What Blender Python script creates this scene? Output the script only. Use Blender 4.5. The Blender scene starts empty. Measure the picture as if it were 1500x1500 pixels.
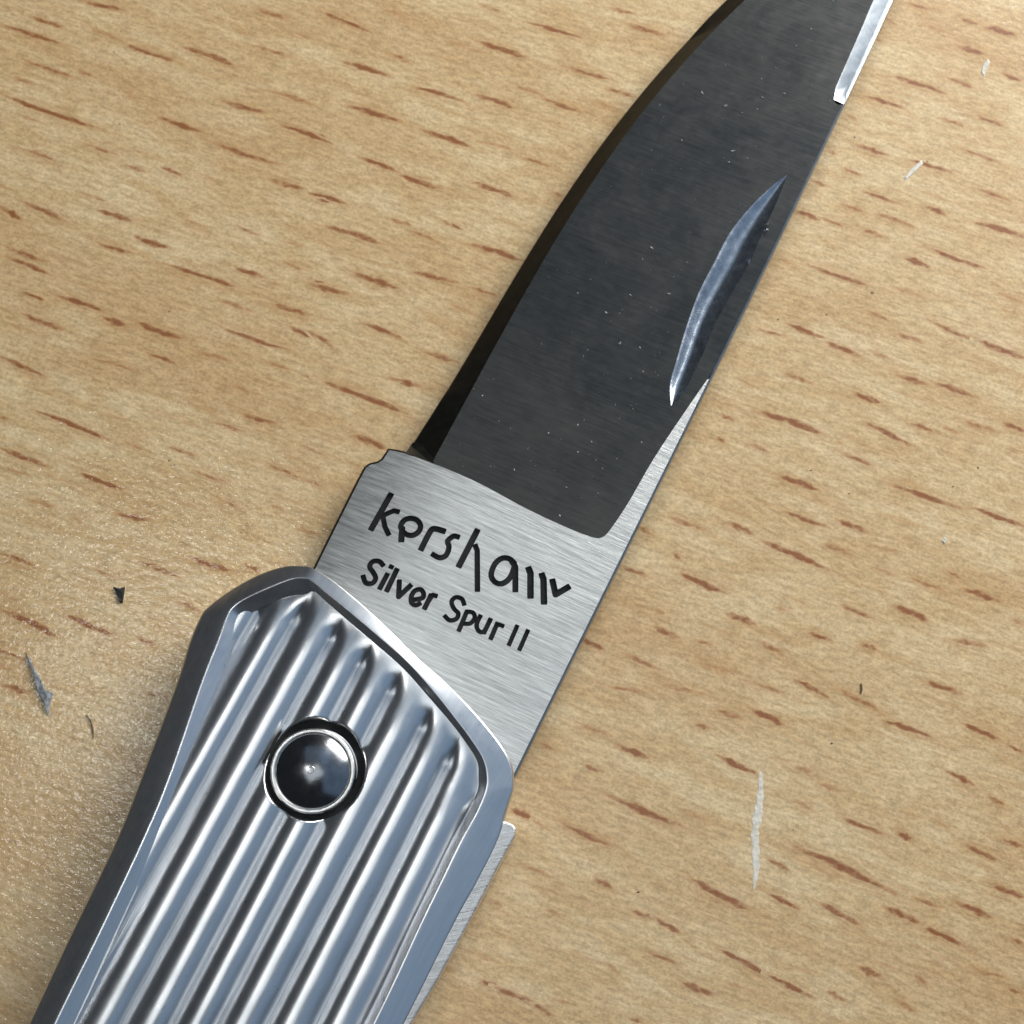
import bpy, math, random
import numpy as np
from mathutils import Vector
from mathutils.geometry import delaunay_2d_cdt

SC = bpy.context.scene
COL = SC.collection
R = math.radians
MM = 0.001

# ------------------------------------------------------------------ camera
TILT, FPX, DIST = R(15.0), 2250.0, 78.0          # lens tilt from vertical, focal length (of a 1500 frame), mm to the wood
CAMP = np.array([0.0, -DIST*math.sin(TILT), DIST*math.cos(TILT)])
cam = bpy.data.cameras.new('camera')
cam.sensor_width = 36.0
cam.lens = 36.0*FPX/1500.0
cam.clip_start, cam.clip_end = 0.002, 20.0
cam.dof.use_dof = True
cam.dof.focus_distance = 0.0725
cam.dof.aperture_fstop = 120.0
camo = bpy.data.objects.new('camera', cam)
camo.location = CAMP*MM
camo.rotation_euler = (TILT, 0, 0)
COL.objects.link(camo)
SC.camera = camo

# ------------------------------------------------------------------ world and lamps (indoor light beside a window)
W = bpy.data.worlds.new('World'); SC.world = W; W.use_nodes = True
W.node_tree.nodes['Background'].inputs[0].default_value = (0.80, 0.90, 1.0, 1)
W.node_tree.nodes['Background'].inputs[1].default_value = 0.05

def area(name, loc, target, size, power, col):
    l = bpy.data.lights.new(name, 'AREA'); l.shape = 'RECTANGLE'
    l.size, l.size_y = size; l.energy = power; l.color = col
    o = bpy.data.objects.new(name, l); COL.objects.link(o)
    o.location = loc
    o.rotation_euler = (Vector(target)-Vector(loc)).to_track_quat('-Z', 'Y').to_euler()
    return o
area('ceiling_lamp', (-0.035, -0.02, 0.60), (0, 0, 0), (0.26, 0.34), 0.42, (0.95, 1.0, 1.0))
area('window_light', (0.43, 0.05, 0.43), (0, 0, 0), (1.1, 0.80), 1.0, (0.47, 0.70, 1.0))
area('sky_window', (0.02, 0.34, 0.50), (0, 0, 0), (0.50, 0.34), 0.16, (0.58, 0.78, 1.0))
area('bright_window', (0.138, 0.158, 0.100), (0, 0, 0), (0.17, 0.11), 0.95, (1.0, 0.955, 0.88))
area('ceiling_spot', (-0.165, 0.075, 0.60), (0, 0, 0), (0.06, 0.06), 0.22, (1.0, 0.98, 0.94))

SC.view_settings.view_transform = 'Standard'
SC.view_settings.look = 'None'
SC.view_settings.exposure = 0.0
SC.view_settings.gamma = 1.0
SC.view_settings.use_curve_mapping = False
SC.cycles.use_denoising = True
SC.cycles.max_bounces = 6

# ------------------------------------------------------------------ helpers
def P(px, py, z):
    """a picture point (1500 frame) traced on to the level z (mm)"""
    x, y = (px-750.0)/FPX, -(py-750.0)/FPX
    d = np.array([x, y*math.cos(TILT)+math.sin(TILT), y*math.sin(TILT)-math.cos(TILT)])
    t = (z-CAMP[2])/d[2]
    return CAMP + d*t

def PA(pts, z):
    return np.array([P(a, b, z) for a, b in pts])

def mesh(name, verts, faces, mat=None, parent=None, smooth=False, normals=None, attr=None):
    me = bpy.data.meshes.new(name)
    me.from_pydata([tuple(v) for v in (np.asarray(verts, float)*MM).tolist()], [], [tuple(map(int, f)) for f in faces])
    me.update()
    if smooth: me.shade_smooth()
    if normals is not None:
        me.normals_split_custom_set_from_vertices([tuple(n) for n in normals])
    if attr is not None:
        a = me.attributes.new(attr[0], 'FLOAT_VECTOR', 'POINT')
        a.data.foreach_set('vector', np.asarray(attr[1], np.float32).ravel())
    o = bpy.data.objects.new(name, me); COL.objects.link(o)
    if mat: me.materials.append(mat)
    if parent is not None:
        o.parent = parent
        if parent.type == 'EMPTY': o.location = -parent.location
    return o

def tag(o, label=None, cat=None, group=None, kind=None):
    for k, v in (('label', label), ('category', cat), ('group', group), ('kind', kind)):
        if v: o[k] = v
    return o

def empty(name, loc):
    o = bpy.data.objects.new(name, None); COL.objects.link(o); o.location = Vector(loc)*MM
    o.empty_display_size = 0.005
    return o

def catmull(pts, n):
    pts = np.asarray(pts, float); out = []
    for i in range(len(pts)-1):
        p0 = pts[max(i-1, 0)]; p1 = pts[i]; p2 = pts[i+1]; p3 = pts[min(i+2, len(pts)-1)]
        for k in range(n):
            t = k/n
            out.append(0.5*((2*p1)+(-p0+p2)*t+(2*p0-5*p1+4*p2-p3)*t*t+(-p0+3*p1-3*p2+p3)*t**3))
    out.append(pts[-1]); return np.array(out)

def catmull_closed(pts, n):
    pts = np.asarray(pts, float); m = len(pts); out = []
    for i in range(m):
        p0, p1, p2, p3 = pts[i-1], pts[i], pts[(i+1) % m], pts[(i+2) % m]
        for k in range(n):
            t = k/n
            out.append(0.5*((2*p1)+(-p0+p2)*t+(2*p0-5*p1+4*p2-p3)*t*t+(-p0+3*p1-3*p2+p3)*t**3))
    return np.array(out)

def inside(poly, pts):
    poly = np.asarray(poly)[:, :2]; pts = np.asarray(pts)[:, :2]
    x, y = pts[:, 0], pts[:, 1]; r = np.zeros(len(pts), bool)
    x0, y0 = poly[:, 0], poly[:, 1]; x1, y1 = np.roll(x0, -1), np.roll(y0, -1)
    for a, b, c, d in zip(x0, y0, x1, y1):
        if b == d: continue
        hit = ((b > y) != (d > y)) & (x < (c-a)*(y-b)/(d-b)+a)
        r ^= hit
    return r

def dist_poly(line, pts):
    line = np.asarray(line)[:, :2]; pts = np.asarray(pts)[:, :2]
    best = np.full(len(pts), 1e9)
    for a, b in zip(line[:-1], line[1:]):
        ab = b-a; t = np.clip(((pts-a)@ab)/max(ab@ab, 1e-12), 0, 1)
        best = np.minimum(best, np.linalg.norm(pts-(a+t[:, None]*ab), axis=1))
    return best

def smooth(a, b, x):
    t = np.clip((x-a)/(b-a), 0, 1); return t*t*(3-2*t)

def strip(rows, closed=False):
    """quads between successive rows of equal length: rows is (m, n, 3)"""
    rows = np.asarray(rows); m, n = rows.shape[:2]
    v = rows.reshape(-1, 3); f = []
    for i in range(m-1 if not closed else m):
        j = (i+1) % m
        for k in range(n-1):
            f.append((i*n+k, j*n+k, j*n+k+1, i*n+k+1))
    return v, f

# ------------------------------------------------------------------ node helpers
class NT:
    def __init__(s, name):
        s.m = bpy.data.materials.new(name); s.m.use_nodes = True
        s.t = s.m.node_tree; s.b = s.t.nodes['Principled BSDF']
    def n(s, typ, ins=None, **kw):
        nd = s.t.nodes.new('ShaderNode'+typ)
        for k, v in kw.items(): setattr(nd, k, v)
        for k, v in (ins or {}).items(): s.set(nd.inputs[k], v)
        return nd
    def set(s, sock, v):
        if hasattr(v, 'is_output') or isinstance(v, bpy.types.NodeSocket): s.t.links.new(v, sock)
        else: sock.default_value = v
    def math(s, op, a, b=0.0, c=0.0, clamp=False):
        nd = s.n('Math', {0: a, 1: b, 2: c}, operation=op); nd.use_clamp = clamp; return nd.outputs[0]
    def mix(s, f, a, b, mode='MIX'):
        nd = s.n('Mix', data_type='RGBA', blend_type=mode)
        s.set(nd.inputs[0], f); s.set(nd.inputs[6], a); s.set(nd.inputs[7], b); return nd.outputs[2]
    def ramp(s, f, a, b):
        nd = s.n('MapRange', {0: f, 1: a, 2: b, 3: 0.0, 4: 1.0}); nd.interpolation_type = 'SMOOTHSTEP'; return nd.outputs[0]
    def coord(s, rot=0.0, scale=(1000, 1000, 1000)):
        c = s.n('TexCoord')
        r = s.n('Mapping', {0: c.outputs['Object'], 2: (0, 0, rot)})
        return s.n('Mapping', {0: r.outputs[0], 3: scale}).outputs[0]
    def noise(s, vec, scale, detail=3.0, rough=0.55, dist=0.0):
        return s.n('TexNoise', {'Vector': vec, 'Scale': scale, 'Detail': detail, 'Roughness': rough, 'Distortion': dist}).outputs[0]
    def p(s, **kw):
        for k, v in kw.items(): s.set(s.b.inputs[k.replace('_', ' ')], v)
    def bump(s, h, strength, dist):
        b = s.n('Bump', {'Strength': strength, 'Distance': dist, 'Height': h}); s.p(Normal=b.outputs[0])

def steel(name, col, rough, rot=None, streak=0.0, mott=0.0, bump=0.0, colvar=0.0):
    t = NT(name)
    t.p(Metallic=1.0)
    c = t.coord()
    g = t.noise(c, 2.2, 4)
    fine = t.noise(c, 14.0, 2)
    h = fine
    rr = t.math('MULTIPLY_ADD', g, mott, rough-mott*0.5)
    if rot is not None:
        cs = t.coord(rot, (420, 7000, 1000))
        st = t.noise(cs, 1.0, 5, 0.7)
        cs2 = t.coord(rot+0.06, (700, 16000, 1000))
        st2 = t.noise(cs2, 1.0, 3, 0.7)
        h = t.math('ADD', st, t.math('MULTIPLY', st2, 0.6))
        rr = t.math('MULTIPLY_ADD', st, streak, rr)
        k = t.ramp(h, 0.45, 1.15)
        colo = t.mix(k, tuple(x*(1-colvar) for x in col)+(1,), tuple(min(1, x*(1+colvar)) for x in col)+(1,))
        t.p(Base_Color=colo)
    else:
        k = t.ramp(g, 0.3, 0.7)
        t.p(Base_Color=t.mix(k, tuple(x*(1-colvar) for x in col)+(1,), tuple(min(1, x*(1+colvar)) for x in col)+(1,)))
    t.p(Roughness=rr)
    if bump: t.bump(h, bump, 0.00003)
    return t.m

def smudge(m, amount):
    """worn, handled look: broad uneven patches and fine scuffs in colour and gloss"""
    t = NT.__new__(NT); t.m = m; t.t = m.node_tree; t.b = t.t.nodes['Principled BSDF']
    bc = t.b.inputs['Base Color'].links[0].from_socket; ro = t.b.inputs['Roughness'].links[0].from_socket
    big = t.noise(t.coord(), 0.22, 5, 0.62, 0.8); sc = t.noise(t.coord(R(50), (900, 5200, 1000)), 1.0, 4, 0.7, 0.5)
    k = t.math('MULTIPLY', t.ramp(big, 0.35, 0.68), amount)
    col = t.mix(k, bc, (0.135, 0.128, 0.118, 1))
    col = t.mix(t.math('MULTIPLY', t.ramp(sc, 0.60, 0.78), amount*0.8), col, (0.20, 0.195, 0.185, 1))
    t.p(Base_Color=col, Roughness=t.math('MULTIPLY_ADD', big, 0.16, t.math('SUBTRACT', ro, 0.06)))

BASE_ROT = R(24)     # brushing runs across the blade
M_handle = steel('satin_handle_metal', (0.67, 0.69, 0.72), 0.27, rot=R(-62), streak=0.05, mott=0.10, bump=0.055, colvar=0.06)
M_ricasso = steel('brushed_blade_steel', (0.52, 0.535, 0.53), 0.34, rot=BASE_ROT, streak=0.25, mott=0.12, bump=0.65, colvar=0.32)
M_grind = steel('dark_ground_blade_steel', (0.070, 0.071, 0.069), 0.28, rot=BASE_ROT, streak=0.06, mott=0.12, bump=0.08, colvar=0.20)
smudge(M_grind, 0.16)
M_edge = steel('dark_edge_bevel_steel', (0.058, 0.060, 0.057), 0.36, mott=0.1, bump=0.06, colvar=0.1)
M_nick = steel('bare_nick_steel', (0.42, 0.46, 0.52), 0.26, mott=0.15, bump=0.15, colvar=0.1)
M_swedge = steel('bare_swedge_steel', (0.29, 0.32, 0.35), 0.30, mott=0.1, bump=0.1, colvar=0.08)
M_liner = steel('filed_liner_steel', (0.62, 0.63, 0.64), 0.35, rot=R(-12), streak=0.2, bump=0.9, colvar=0.3)
M_pin = steel('polished_pin_steel', (0.24, 0.25, 0.27), 0.19, mott=0.14, bump=0.08, colvar=0.1)
M_rim = steel('worn_pin_rim_steel', (0.62, 0.62, 0.61), 0.30, mott=0.2, bump=0.3, colvar=0.15)

def plain(name, col, rough, spec=0.4, var=0.25, scale=6.0, bump=0.0):
    t = NT(name); c = t.coord(); g = t.noise(c, scale, 4)
    t.p(Base_Color=t.mix(t.ramp(g, 0.3, 0.7), tuple(x*(1-var) for x in col)+(1,), tuple(min(1, x*(1+var)) for x in col)+(1,)),
        Roughness=rough, Specular_IOR_Level=spec)
    if bump: t.bump(g, bump, 0.00005)
    return t.m
M_ink = plain('blackened_engraving', (0.012, 0.014, 0.014), 0.6, 0.25)
M_paint = plain('dried_white_paint', (0.64, 0.62, 0.56), 0.8, 0.2, 0.15, 4.0, 0.6)
M_lint = plain('pale_lint', (0.36, 0.37, 0.37), 0.8, 0.2)
M_grey = plain('grey_shaving', (0.20, 0.22, 0.24), 0.45, 0.5, 0.4, 5.0)
M_black = plain('black_chip', (0.02, 0.022, 0.02), 0.6, 0.3)
M_recess_shade = plain('recess_shade_black', (0.015, 0.016, 0.016), 0.75, 0.2)  # near-black that paints the shade inside the pin's recess
M_speck = plain('dark_dust', (0.15, 0.11, 0.065), 0.8, 0.2)

# wood: one shader for the board and its darker flecks (attribute "fleck": along, across, strength; absent on the board)
GRAIN = R(20)
def wood():
    t = NT('beech_wood')
    c = t.coord(GRAIN)
    broad = t.noise(t.coord(GRAIN, (45, 170, 100)), 1.0, 3, 0.5, 0.4)
    mid = t.noise(t.coord(GRAIN, (240, 850, 300)), 1.0, 4, 0.6, 0.6)
    fib = t.noise(t.coord(GRAIN, (1500, 4500, 2000)), 1.0, 3, 0.65)
    fine = t.noise(c, 6.0, 3, 0.65)
    pale = (0.640, 0.503, 0.297, 1); tan = (0.550, 0.389, 0.198, 1); warm = (0.490, 0.308, 0.138, 1)
    col = t.mix(t.ramp(mid, 0.34, 0.68), tan, pale)
    col = t.mix(t.math('MULTIPLY', t.ramp(broad, 0.40, 0.70), 0.65), col, warm)
    k = t.math('ADD', t.math('MULTIPLY', fib, 0.55), t.math('MULTIPLY', fine, 0.45))
    col = t.mix(t.ramp(k, 0.30, 0.70), t.mix(1.0, col, (0.66, 0.63, 0.58, 1), 'MULTIPLY'), t.mix(1.0, col, (1.20, 1.21, 1.24, 1), 'MULTIPLY'))
    # faint small flecks everywhere
    v = t.n('TexVoronoi', {'Vector': t.coord(GRAIN+R(2), (260, 1500, 1000)), 'Scale': 1.0}, feature='F1')
    far = t.math('MULTIPLY', t.ramp(v.outputs['Distance'], 0.28, 0.08), t.ramp(t.noise(t.coord(GRAIN, (300, 800, 300)), 1.0, 2), 0.48, 0.62))
    col = t.mix(t.math('MULTIPLY', far, 0.30), col, (0.30, 0.155, 0.055, 1))
    a = t.n('Attribute', attribute_name='fleck')
    s = t.n('SeparateXYZ', {0: a.outputs['Vector']})
    u2 = t.math('POWER', t.math('ABSOLUTE', s.outputs[0]), 2.6)
    v2 = t.math('MULTIPLY', s.outputs[1], s.outputs[1])
    body = t.math('MULTIPLY', t.math('SUBTRACT', 1.0, u2), t.math('POWER', t.math('SUBTRACT', 1.0, v2), 1.25))
    rag = t.noise(t.coord(GRAIN, (2200, 3800, 3000)), 1.0, 3, 0.6)
    edge = t.math('MULTIPLY', body, t.math('MULTIPLY_ADD', rag, 1.9, -0.08), clamp=True)
    fk = t.math('MULTIPLY', t.math('ADD', t.math('MULTIPLY', edge, 1.0), t.math('MULTIPLY', body, 0.22)), s.outputs[2], clamp=True)
    col = t.mix(fk, col, t.mix(t.ramp(fk, 0.35, 0.9), (0.44, 0.235, 0.090, 1), (0.245, 0.090, 0.028, 1)))
    t.p(Base_Color=col, Roughness=t.math('MULTIPLY_ADD', fine, 0.25, 0.36), Specular_IOR_Level=0.32)
    h = t.math('ADD', fib, fine)
    t.bump(h, 0.14, 0.00010)
    lac = t.noise(t.coord(GRAIN, (2600, 3600, 3000)), 1.0, 2, 0.5)
    cb = t.n('Bump', {'Strength': 0.32, 'Distance': 0.00010, 'Height': lac})
    t.p(Coat_Weight=0.42, Coat_Roughness=0.10, Coat_Normal=cb.outputs[0])
    return t.m
M_wood = wood()

# ------------------------------------------------------------------ table
def table():
    x0, x1, y0, y1, z0 = -260.0, 260.0, -300.0, 220.0, -22.0
    b = 1.5
    ring = [(x0+b, y0), (x1-b, y0), (x1, y0+b), (x1, y1-b), (x1-b, y1), (x0+b, y1), (x0, y1-b), (x0, y0+b)]
    cx, cy = (x0+x1)/2, (y0+y1)/2
    def ins(k): return [(cx+(a-cx)*(1-k/260), cy+(c-cy)*(1-k/260)) for a, c in ring]
    v = [(a, c, 0.0) for a, c in ins(1.2)]+[(a, c, -1.2) for a, c in ring]+[(a, c, z0) for a, c in ring]
    f = [tuple(range(8)), tuple(reversed(range(16, 24)))]
    for i in range(8):
        j = (i+1) % 8
        f += [(8+i, 8+j, j, i), (16+i, 16+j, 8+j, 8+i)]
    o = mesh('table_top', v, f, M_wood)
    tag(o, 'pale beech table top with short reddish brown flecks', None, None, 'structure')
    return o
TABLE = table()

# flecks seen in the wood: (crop x, crop y, zoom) then lists of x0 y0 x1 y1 strength
FL = [
 (0, 0, 3.0, "20,110,270,190,.9 540,190,780,270,.8 400,130,540,185,.4 810,215,1030,290,.9 360,0,540,40,.8 1130,40,1270,80,.6 1110,200,1280,250,.6 1300,145,1390,170,.4 340,305,410,335,.5 30,420,410,550,1 700,510,890,575,.9 980,445,1150,490,.9 1190,405,1360,460,.6 1240,555,1450,630,.9 930,620,1220,715,.7 1190,785,1340,825,.7 1370,860,1500,890,.8 380,630,510,675,.6 100,660,250,715,.6 550,725,640,755,.6 710,740,800,775,.7 870,760,960,790,.3 360,850,470,885,.5 110,895,280,970,.8 0,915,90,965,.9 430,925,580,970,.8 600,1040,740,1085,.9 440,1070,590,1110,.8 820,970,930,1010,.4 1040,990,1140,1030,.6 1250,1060,1340,1085,.4 30,1135,220,1210,.8 740,1165,1040,1260,.9 1040,1180,1160,1220,.9 1160,1230,1260,1265,.4 1250,1150,1350,1185,.5 1370,1240,1500,1280,.8 250,1305,450,1370,1 460,1395,560,1430,.9 610,1415,800,1480,.9 110,1380,270,1440,.8 960,1320,1110,1370,.5 1200,1345,1350,1390,.7 1260,1430,1460,1500,.7 980,1435,1265,1530,.8 1030,130,1100,155,.3 540,400,610,440,.35 1430,70,1500,95,.5"),
 (450, 0, 2.727, "60,50,250,125,.8 310,40,400,70,.4 680,25,780,50,.5 1210,30,1310,55,.6 1270,95,1430,140,.7 880,90,1090,150,.9 560,160,640,185,.3 690,165,870,225,.9 320,215,420,255,.6 140,250,320,305,.9 1030,262,1200,310,.8 430,355,620,410,.9 670,385,830,435,.8 820,340,940,380,.5 940,390,1100,445,.7 1190,350,1310,385,.7 1140,405,1240,440,.4 170,425,370,485,.9 0,530,95,570,.9 470,525,650,585,.9 680,570,830,600,.4 860,630,970,665,.6 210,635,360,690,.9 375,705,520,750,.9 660,730,825,785,.8 10,775,150,815,1 330,870,420,895,.5 540,880,620,912,.7 80,910,290,975,.8 410,925,510,965,.6 660,980,850,1040,.9 190,1090,370,1150,.9 420,1090,600,1130,.7 640,1150,770,1190,.6 10,1130,160,1170,.8 560,1210,690,1255,.4 220,1295,370,1350,.9 0,1325,100,1385,.7 470,1410,600,1450,.7 980,770,1030,795,.5"),
 (0, 450, 3.0, "420,235,590,285,.5 650,205,780,255,.8 0,215,190,300,.8 860,200,1020,240,.5 1170,240,1280,270,.5 1010,335,1120,380,.4 0,485,40,495,.6 170,465,480,590,1 0,620,200,695,.8 1060,465,1220,510,.7 930,505,1080,550,.5 830,420,960,455,.3 560,595,680,640,.4 740,615,860,655,.6 340,730,530,800,.9 850,715,1020,770,.5 1180,695,1330,755,.6 1330,760,1430,795,.5 1310,605,1450,670,.4 120,850,260,890,.4 300,910,380,970,.4 510,905,660,935,.8 960,850,1060,890,.5 1190,870,1250,890,.4 1320,975,1400,1005,.5 0,1085,150,1140,.8 620,1120,780,1185,.7 840,1105,1010,1155,.8 410,1145,510,1190,.5 1070,1130,1140,1160,.6 20,1345,240,1450,1 290,1350,500,1440,1 600,1445,690,1490,.7 780,1290,880,1330,.6 0,1660,140,1700,.7 630,1685,730,1705,.5"),
 (300, 350, 3.75, "540,745,640,770,.6 660,790,1090,950,1 1020,765,1190,810,.8 820,1085,990,1150,.9"),
 (1100, 0, 2.7275, "620,10,730,40,.6 820,70,910,95,.6 930,110,1060,145,.9 690,100,770,130,.5 830,185,930,215,.9 1000,290,1091,325,.8 560,310,770,375,.9 790,315,890,350,.7 450,385,610,435,.8 380,460,430,490,.4 760,475,860,510,.6 900,460,1010,500,.7 425,580,540,615,.8 830,595,1010,665,.6 640,645,800,690,.9 365,670,440,697,.7 240,720,310,745,.6 300,600,345,615,.6 450,765,590,810,.8 910,755,1030,800,.7 700,828,780,860,.8 180,845,270,880,.9 360,815,460,850,.6 280,870,380,905,.6 500,860,650,910,.6 450,922,525,948,.7 900,895,1091,950,1 720,990,930,1065,.9 612,1030,710,1070,1 110,1035,190,1065,.4 240,1060,470,1135,.8 570,1145,720,1185,.4 980,1165,1091,1205,.4 460,1245,560,1290,.5 720,1280,910,1360,.7 910,1365,1091,1430,.9 580,1335,690,1370,.7 140,1290,290,1350,.9 300,1365,440,1420,.9 480,1405,560,1430,.6 20,1310,130,1340,.6 530,70,580,95,.6 495,155,530,170,.5"),
 (1050, 500, 3.3333, "880,165,1030,210,.8 1060,205,1270,275,.8 670,250,800,295,.9 330,155,470,205,.6 110,190,200,225,.4 190,350,520,460,.95 550,480,620,500,.4 730,400,940,505,.8 950,405,1050,440,.7 1110,420,1180,450,.5 1210,390,1370,440,.6 1400,400,1500,440,.9 20,365,90,390,.6 150,500,250,540,.6 0,470,40,495,.8 610,545,760,605,.7 310,665,490,725,.9 850,700,1190,815,1 1260,815,1500,900,1 340,835,530,900,.8 590,875,730,925,.8 60,895,170,940,.8 230,985,530,1110,1 520,990,650,1040,.6 790,1010,880,1030,.5 760,1110,880,1150,.4 940,1160,1120,1225,.5 1120,1125,1200,1160,.6 1210,1215,1380,1270,.8 600,1285,760,1350,.7 870,1300,1030,1370,.9 50,1335,180,1380,.8 280,1295,360,1320,.4 450,1425,560,1460,.8 700,1480,780,1500,.7 1150,1460,1310,1490,.6 1440,1360,1500,1385,.5"),
 (750, 750, 3.0, "690,20,850,75,.6 555,65,620,100,.5 480,235,600,280,.7 710,185,740,205,.6 750,270,940,350,.9 620,510,730,560,.7 630,435,670,450,.4 800,565,880,585,.5 1090,575,1200,635,.6 310,565,400,600,1 490,625,640,690,.6 800,650,1000,700,.4 1070,750,1190,790,.5 650,760,840,805,.5 430,775,600,800,.6 1240,740,1390,820,.8 900,870,1010,905,.6 1060,880,1190,935,1 800,930,870,950,.6 290,925,440,985,.5 460,1030,600,1080,.9 110,1010,210,1050,.5 900,1065,1070,1145,.9 320,1110,380,1140,.7 1260,1125,1310,1140,.4 430,1245,740,1375,1 0,1310,90,1345,1 740,1300,870,1355,.4 230,1370,430,1460,.8 90,1355,160,1395,.4"),
 (1000, 1000, 3.0, "1060,0,1220,50,.8 680,30,870,130,.7 880,170,1080,235,1 1230,180,1390,245,1 1430,280,1500,310,.7 1160,390,1280,450,.8 490,375,570,395,.5 600,450,670,475,.5 1340,505,1420,545,.6 690,590,880,660,.8 940,655,1010,695,.9 1100,600,1180,650,.4 480,520,570,560,.4 500,730,910,920,1 1230,705,1380,775,.7 1410,690,1500,720,.8 370,770,470,825,.7 50,865,290,990,1 380,935,510,1000,.8 590,965,780,1070,.8 1350,885,1500,940,.8 890,995,1040,1060,.8 1060,1080,1240,1165,.9 1010,945,1130,990,.6 1200,970,1360,1035,.8 1430,1125,1500,1150,.6 160,1180,380,1300,.9 380,1290,570,1385,1 0,1320,130,1370,.8 780,1250,870,1290,.8 1020,1290,1080,1320,.5 1260,1250,1420,1290,.5 1430,1350,1500,1370,.6 630,1360,720,1400,.6 940,1400,1030,1450,.6"),
 (600, 1150, 3.3333, "530,390,690,450,.5 700,470,760,495,.4 900,460,990,505,.7 1090,620,1200,650,.7 1200,650,1330,725,.9 380,560,460,590,.5 660,610,760,640,.5 1150,810,1310,870,.6 960,870,1020,920,.5 350,955,430,980,.7 420,985,600,1050,.8 600,1055,700,1120,.6 700,1045,780,1065,.4 1070,1140,1140,1160,.6 170,895,220,915,.4"),
]
def flecks():
    rnd = random.Random(4)
    V, F, A = [], [], []
    def add(p, q, w, s, z):
        n = 7; base = len(V); d = q-p; L = np.linalg.norm(d); d = d/L
        nrm = np.array([-d[1], d[0]]); ph = rnd.random()*6.28; bow = rnd.uniform(-.04, .04)*L
        for i in range(n+1):
            u = -1+2*i/n
            hw = w*(0.30+0.70*(1-abs(u)**2.2))*(1+0.22*math.sin(ph+i*2.1))
            c = p+d*L*(u+1)/2+nrm*bow*(1-u*u)
            for sd in (-1, 1):
                x = c+nrm*hw*sd
                V.append((x[0], x[1], z)); A.append((u, sd, s))
        for i in range(n):
            a = base+2*i; F.append((a, a+2, a+3, a+1))
    placed = ([], [], [])
    def put(p, q, w, s, level=2):
        c = (p+q)/2; h = np.linalg.norm(q-p)/2+w
        near = {l for (cx, cy, hh, l) in placed[level] if abs(cx-c[0]) < hh+h and abs(cy-c[1]) < (hh+h)*.6+.5}
        layer = next(l for l in range(200) if l not in near)       # never two overlapping flecks on one level
        placed[level].append((c[0], c[1], h, layer))
        add(p, q, w, s, (0.0004, 0.0016, 0.0028)[level]+0.00005*layer)
    for ox, oy, zm, txt in FL:
        for it in txt.split():
            a, b, c, d, s = map(float, it.split(','))
            p, q = P(ox+a/zm, oy+b/zm, 0)[:2], P(ox+c/zm, oy+d/zm, 0)[:2]
            e = (q-p)*0.20
            put(p-(q-p)*.45, q+(q-p)*.45, 0.30+0.10*s+rnd.uniform(-.05, .08), 0.20+0.16*s, 0)
            put(p-e, q+e, 0.155+0.095*s+rnd.uniform(-.05, .05), min(1.0, s**.75+0.04))
    lo, hi = P(0, 1500, 0)[:2], P(1500, 0, 0)[:2]
    for i in range(700):                    # faint ones between them
        c = np.array([rnd.uniform(lo[0], hi[0]), rnd.uniform(lo[1], hi[1])])
        ang = -GRAIN+R(rnd.uniform(-4, 4)); L = rnd.uniform(.5, 2.6); d = np.array([math.cos(ang), math.sin(ang)])*L
        put(c-d, c+d, rnd.uniform(.05, .14), rnd.uniform(.14, .40), 1)
    for i in range(3600):                   # the same wood beyond the picture
        c = np.array([rnd.uniform(-95, 95), rnd.uniform(-95, 95)])
        if lo[0]-1 < c[0] < hi[0]+1 and lo[1]-1 < c[1] < hi[1]+1: continue
        ang = -GRAIN+R(rnd.uniform(-4, 4)); L = rnd.uniform(.6, 2.2); d = np.array([math.cos(ang), math.sin(ang)])*L
        put(c-d, c+d, rnd.uniform(.12, .24), rnd.uniform(.3, 1))
    o = mesh('wood_flecks', V, F, M_wood, TABLE, attr=('fleck', A))
    tag(o, kind='stuff')
flecks()

# ------------------------------------------------------------------ knife
KN = empty('folding_knife', P(300, 1500, 0))
tag(KN, 'open folding pocket knife with ribbed silver handle and dark engraved blade', 'knife')

# --- handle outlines in the picture: outer edge, inner edge of the border, foot of the border's chamfer
TRI = [((40,1500),(83,1497),(107,1497)), ((100,1372),(143,1375),(166,1370)), ((167,1233),(210,1233),(230,1233)),
 ((207,1133),(249,1140),(267,1143)), ((257,1000),(297,1000),(320,1000)), ((276,940),(320,942),(340,945)),
 ((291,905),(334,903),(351,915)), ((303,889),(342,890),(357,903)), ((338,863),(360,877),(378,889)),
 ((378,841),(397,860),(405,877)), ((415,829),(428,848),(428,869)), ((442,828),(447,847),(447,867)),
 ((460,832),(457,852),(460,873)), ((490,851),(477,868),(478,887)), ((530,884),(517,900),(510,916)),
 ((570,921),(557,934),(548,948)), ((610,961),(597,970),(588,983)), ((650,996),(635,1012),(622,1022)),
 ((690,1036),(667,1053),(656,1058)), ((717,1067),(690,1084),(679,1088)), ((740,1098),(707,1112),(695,1115)),
 ((751,1122),(713,1136),(700,1137)), ((753,1153),(711,1158),(698,1160)), ((743,1187),(698,1190),(685,1192)),
 ((730,1233),(674,1233),(662,1233)), ((700,1293),(645,1293),(633,1293)), ((667,1353),(615,1355),(603,1355)),
 ((597,1493),(548,1497),(536,1497))]
NV = len(TRI)
def offl(y): return 40-.475*(y-1500)
def offr(y): return 597-.515*(y-1493)
cen = np.array([-340., 2780.])
right_ext = [((offr(y), y), (offr(y)-50, y), (offr(y)-62, y)) for y in (1750, 2100, 2450, 2780)]
butt = []
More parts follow.
